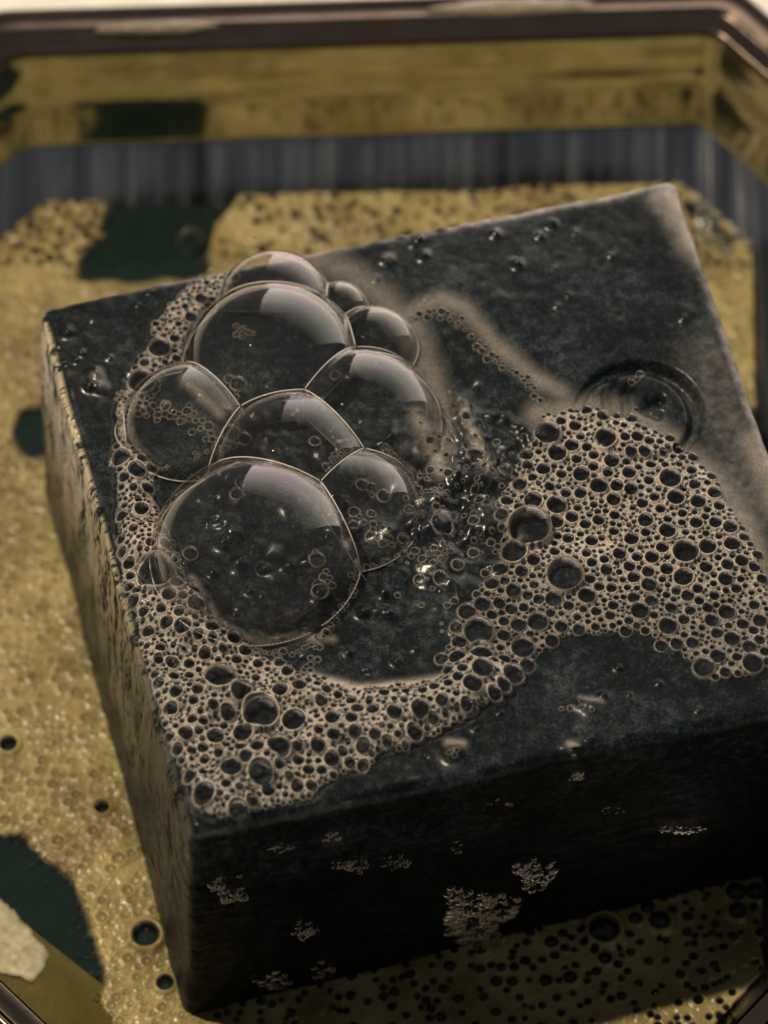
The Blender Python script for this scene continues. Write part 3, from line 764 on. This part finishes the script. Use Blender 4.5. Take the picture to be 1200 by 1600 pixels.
bm = bmesh.new(); vs = [bm.verts.new((p[0], p[1], ZB - .02)) for p in offset_poly(ow, -.6)]; bm.faces.new(vs)
me = bpy.data.meshes.new('tray_floor'); bm.to_mesh(me); bm.free(); link('tray_floor', me, M_METAL, tray)
bm = bmesh.new(); _q = [(-90,1335,0.0),(0,1411,0.0),(60,1462,0.0),(166,1545,0.0),(225,1665,0.0),(150,1760,.34),(60,1700,.42),(-40,1610,.42),(-120,1500,.38)]
vs = [bm.verts.new((float(unproj(x, y, z)[0]), float(unproj(x, y, z)[1]), z + .03)) for x, y, z in _q]; cv = bm.verts.new(sum((v.co for v in vs), Vector()) / len(vs))
for i in range(len(vs)): bm.faces.new((vs[i], vs[(i+1) % len(vs)], cv)).smooth = True
bmesh.ops.recalc_face_normals(bm, faces=bm.faces)
me = bpy.data.meshes.new('corner_slope'); bm.to_mesh(me); bm.free(); link('corner_slope', me, M_SLOPE, tray)
for ch in tray.children: ch.location = (0, 0, -(ZB - .1))

for (px, py, hw, hh_, lab) in [(240, 44, 92, 9, 'narrower bright puddle lying on the back rim of the tray, above the green gap'), (803, 12, 125, 12, 'widest bright puddle on the back rim of the tray near the right corner')]:
    n_ = 60; x, y = map(float, unproj(px, py, 2.22)); co = [(0, 0, .05)]; f = []
    for ri, (q, z) in enumerate([(.5, .047), (.8, .035), (.94, .018), (1, 0), (.97, -.03)]):
        for k in range(n_):
            t = 2*math.pi*k/n_; wv = 1 + .06*math.sin(5*t + px)
            co.append((math.cos(t)*hw*PX*1.22*q*wv, math.sin(t)*hh_*PX*1.7*q*wv + .05*math.cos(t)*hw*PX*.9, z))
    for k in range(n_):
        f.append((0, 1+k, 1+(k+1) % n_, 1+(k+1) % n_))
        for ri in range(4): f.append((1+ri*n_+k, 1+(ri+1)*n_+k, 1+(ri+1)*n_+(k+1) % n_, 1+ri*n_+(k+1) % n_))
    pm = bpy.data.meshes.new('rim_puddle'); pm.from_pydata(co, [], [tuple(dict.fromkeys(q)) for q in f]); pm.update()
    for pl in pm.polygons: pl.use_smooth = True
    o = link('rim_puddle', pm, M_PUDDLE); o.location = (x, y, 2.22); tag(o, lab, 'puddle')
# water
bm = bmesh.new(); vs = [bm.verts.new((p[0], p[1], -.02)) for p in offset_poly(ow, -.03)]; bm.faces.new(vs)
me = bpy.data.meshes.new('soapy_water'); bm.to_mesh(me); bm.free(); tag(link('soapy_water', me, M_WATER), 'dark green soapy water in the tray', None, kind='structure')
# table under the tray
bm = bmesh.new(); bmesh.ops.create_grid(bm, x_segments=2, y_segments=2, size=150)
me = bpy.data.meshes.new('table_surface'); bm.to_mesh(me); bm.free(); o = link('table_surface', me, M_TABLE); o.location = (0, 60, ZB - .16)
tag(o, 'pale sunlit table top beyond the tray', None, kind='structure')

# ------------------------------------------------------------------ suds floating on the water
S2 = .018
WX0, WX1, WY0, WY1 = float(min(p[0] for p in ow)), float(max(p[0] for p in ow)), float(min(p[1] for p in ow)), float(max(p[1] for p in ow))
WP = FastPack(WX0, WY0, WX1, WY1, S2)
HX, HY = np.meshgrid(WP.gx, WP.gy, indexing='ij'); UX, UY = proj(HX, HY, 0.0)
wn = lambda a, s, k: (fbm(UX/s, UY/s, k, 3) - .5) * a
UXn, UYn = UX + wn(30, 36, 11), UY + wn(30, 36, 17)
inside = inpoly(HX, HY, [tuple(p) for p in offset_poly(ow, .03)])
W1 = [(168,300),(380,300),(372,318),(340,350),(330,385),(330,440),(108,445),(122,405),(160,370),(158,340)]
W2 = [(14,690),(22,650),(60,632),(90,640),(90,716),(40,716)]
W3 = [(-60,1290),(0,1302),(42,1312),(108,1378),(140,1440),(160,1500),(167,1545),(150,1562),(205,1640),(90,1640),(-60,1500)]
W4 = [(1070,300),(1100,330),(1165,395),(1120,385),(1060,320)]
under = inpoly(HX, HY, [tuple(b[:2]*.985 + np.mean([q[:2] for q in botq], axis=0)*.015) for b in botq])
holes = inpoly(UXn*.5+UX*.5, UYn*.5+UY*.5, W1) | inpoly(UX+wn(12,20,5), UY+wn(12,20,9), W2) | inpoly(UX*.8+UXn*.2, UY*.8+UYn*.2, W3) | inpoly(UX, UY, W4)
sud = inside & ~under & ~holes
WLARGE = [(943,1455,27),(1030,1440,19),(992,1437,12),(1012,1420,13),(861,1475,12),(896,1432,10),(852,1535,11),(890,1530,12),(775,1537,10),(800,1537,9),(693,1548,9),(666,1566,8),(702,1512,10),
  (640,1525,9),(1062,1525,8),(1150,1395,18),(1152,1425,16),(1190,1460,10),(1180,1395,18),(945,1500,12),(820,1505,9),(750,1485,11),(722,1475,11),(1115,1510,7),(1095,1520,7),(1013,1505,8),(600,1560,8),
  (228,1462,24),(258,1537,15),(186,1345,12),(200,1395,10),(160,1265,13),(120,1245,9),(240,1425,8),(99,1078,9),(62,1105,7),(75,975,7),(35,1115,9),(128,1400,7),(14,1165,16),(22,905,7),(20,1200,6),(110,820,7),
  (300,378,22),(60,480,8),(30,600,9),(25,470,8),(462,340,9),(500,345,8),(420,345,7),(585,340,8),(620,335,9),(545,330,7),(200,1500,9),(180,1290,7),(216,1372,6),(236,1345,6),(140,1170,7),(1180,600,6),(1190,520,6),(1175,560,5)]
for (x, y, r) in WLARGE:
    wx, wy = unproj(x, y, 0.0); WP.add(float(wx), float(wy) - r*PX*.2, r * PX * 1.07, .3)
front = smooth(1350, 1420, UY) * smooth(290, 330, UX) * 1.0
WP.fill(sud * (.03 + front*.5 + .15*(UY < 400)), 6.5*PX, 9.5*PX, 260)
WP.fill(sud * (.25 + front*.5), 4*PX, 6.5*PX, 1500)
WP.fill(sud * (.15 + 1.0*(UX < 320) + .8*(UX > 1000)) * (1 - front), 4.5*PX, 11*PX, 6500)
WP.fill(sud * front, 2.6*PX, 4.4*PX, 3500)
nclear = len(WP.b)
WP.fill(sud * 1.0, 3.4*PX, 5.5*PX, 16000)
WP.fill(sud * 1.0, 2.6*PX, 3.8*PX, 9000, .8)
WB = np.array(WP.b); print('water bubbles', nclear, len(WB))
hh = np.zeros_like(HX); hol = np.ones_like(HX); rg = np.zeros_like(HX)
for k, (x, y, r) in enumerate(WB):
    W = r*1.6 + S2*2
    i0, i1 = max(0, int((x-W-WX0)/S2)), min(WP.nx, int((x+W-WX0)/S2)+2); j0, j1 = max(0, int((y-W-WY0)/S2)), min(WP.ny, int((y+W-WY0)/S2)+2)
    if i1 <= i0 or j1 <= j0: continue
    d = np.hypot(WP.gx[i0:i1, None]-x, WP.gy[None, j0:j1]-y)
    if k < nclear:
        px, py = proj(x, y, 0.0); open_ = (py > 1340 and px > 290) or py < 420
        e = (d - r)/(r*.25 + S2*.7); np.maximum(rg[i0:i1, j0:j1], np.exp(-e*e)*r*.5, out=rg[i0:i1, j0:j1])
        px, py = proj(x, y, 0.0)
        if py > 1340 and px > 290 and r > 4.6*PX or r > 5*PX:
            np.minimum(hol[i0:i1, j0:j1], np.clip((d - r*.78)/(S2*1.2), 0 if open_ or r > 13*PX else .82, 1), out=hol[i0:i1, j0:j1])
    else:
        np.maximum(hh[i0:i1, j0:j1], np.sqrt(np.clip(r*r - d*d, 0, None))*.62, out=hh[i0:i1, j0:j1])
mk = (1 - smooth(.3, .7, blur(holes.astype(float), 4) + (fbm(HX*7, HY*7, 2, 3)-.5)*.45)) * inside * ~under * hol
lump = (fbm(HX*.9, HY*.9, 3, 3) - .3) * .12
MS = inpoly(UX + wn(14, 20, 3), UY + wn(14, 20, 4), [(2,1413),(40,1452),(74,1492),(72,1518),(50,1548),(0,1536),(-60,1500),(-60,1370)])
zsl = .07 + .30 * smooth(0, 160, dline(UX, UY, [(-90,1335),(0,1411),(60,1462),(166,1545)])) + (fbm(HX*9, HY*9, 7, 3)-.4)*.04 + hh*.8
me = heightmesh('corner_suds', HX, HY, zsl, MS, {'milk': blur(MS.astype(float), 1)})
tag(link('corner_suds', me, M_SUDS_PALE), 'pale patch of suds stranded on the sloping clipped corner of the tray', 'suds', kind='stuff')
# foam stuck on the sloping clipped corner, lower left
zs = .03 + lump*mk + hh + rg
me = heightmesh('floating_suds', HX, HY, zs, (mk > .03) & ~under, {'milk': np.clip(mk, 0, 1)})
tag(link('floating_suds', me, M_SUDS), 'golden tan suds floating on the green water round the soap', 'suds', kind='stuff')
wo = np.argsort(-WB[:nclear, 2]); NW = 70
for idx in wo[:NW]:
    x, y, r = WB[idx]; px, py = proj(x, y, 0.0)
    o = link('bubble', ME_BIG); o.location = (x, y, .04 + r*.2); o.scale = (r, r, r*.95)
    if py > 1340 and px > 290:
        w_ = 'left part' if px < 700 else 'middle' if px < 960 else 'right end'
        tag(o, ranked('dark bubble in the %s of the shaded front suds' % w_, w_), 'bubble', 'bubbles in the %s of the shaded front suds' % w_)
    elif py < 420: tag(o, ranked('blurred bubble in the suds behind the soap by the tray wall', 'bubbles in the suds behind the soap'), 'bubble', 'bubbles in the suds behind the soap')
    elif px < 300: tag(o, ranked('amber-lit bubble in the suds along the left side of the soap', 'bubbles in the left suds'), 'bubble', 'bubbles in the left suds')
    else: tag(o, ranked('blurred bubble in the suds right of the soap', 'bubbles in the right suds'), 'bubble', 'bubbles in the right suds')
rest = [(WB[i, 0], WB[i, 1], WB[i, 2], .04 + WB[i, 2]*.2) for i in wo[NW:]]
_hi, _hj = np.nonzero((blur(holes.astype(float), 6) > .15) & holes & inside & ~under & (blur(holes.astype(float), 14) < .85))
for k in rng.choice(len(_hi), 150): rest.append((float(WP.gx[_hi[k]]), float(WP.gy[_hj[k]]), (2.5 + 6*rng.random()**3)*PX, 0.0))
tag(join_shells('small_suds_bubbles', rest, M_SHELL), 'small clear bubbles sitting in the floating suds', 'bubbles', kind='stuff')
print('objects', len(bpy.data.objects), 'tris', sum(len(m.loops) - 2*len(m.polygons) for m in bpy.data.meshes))
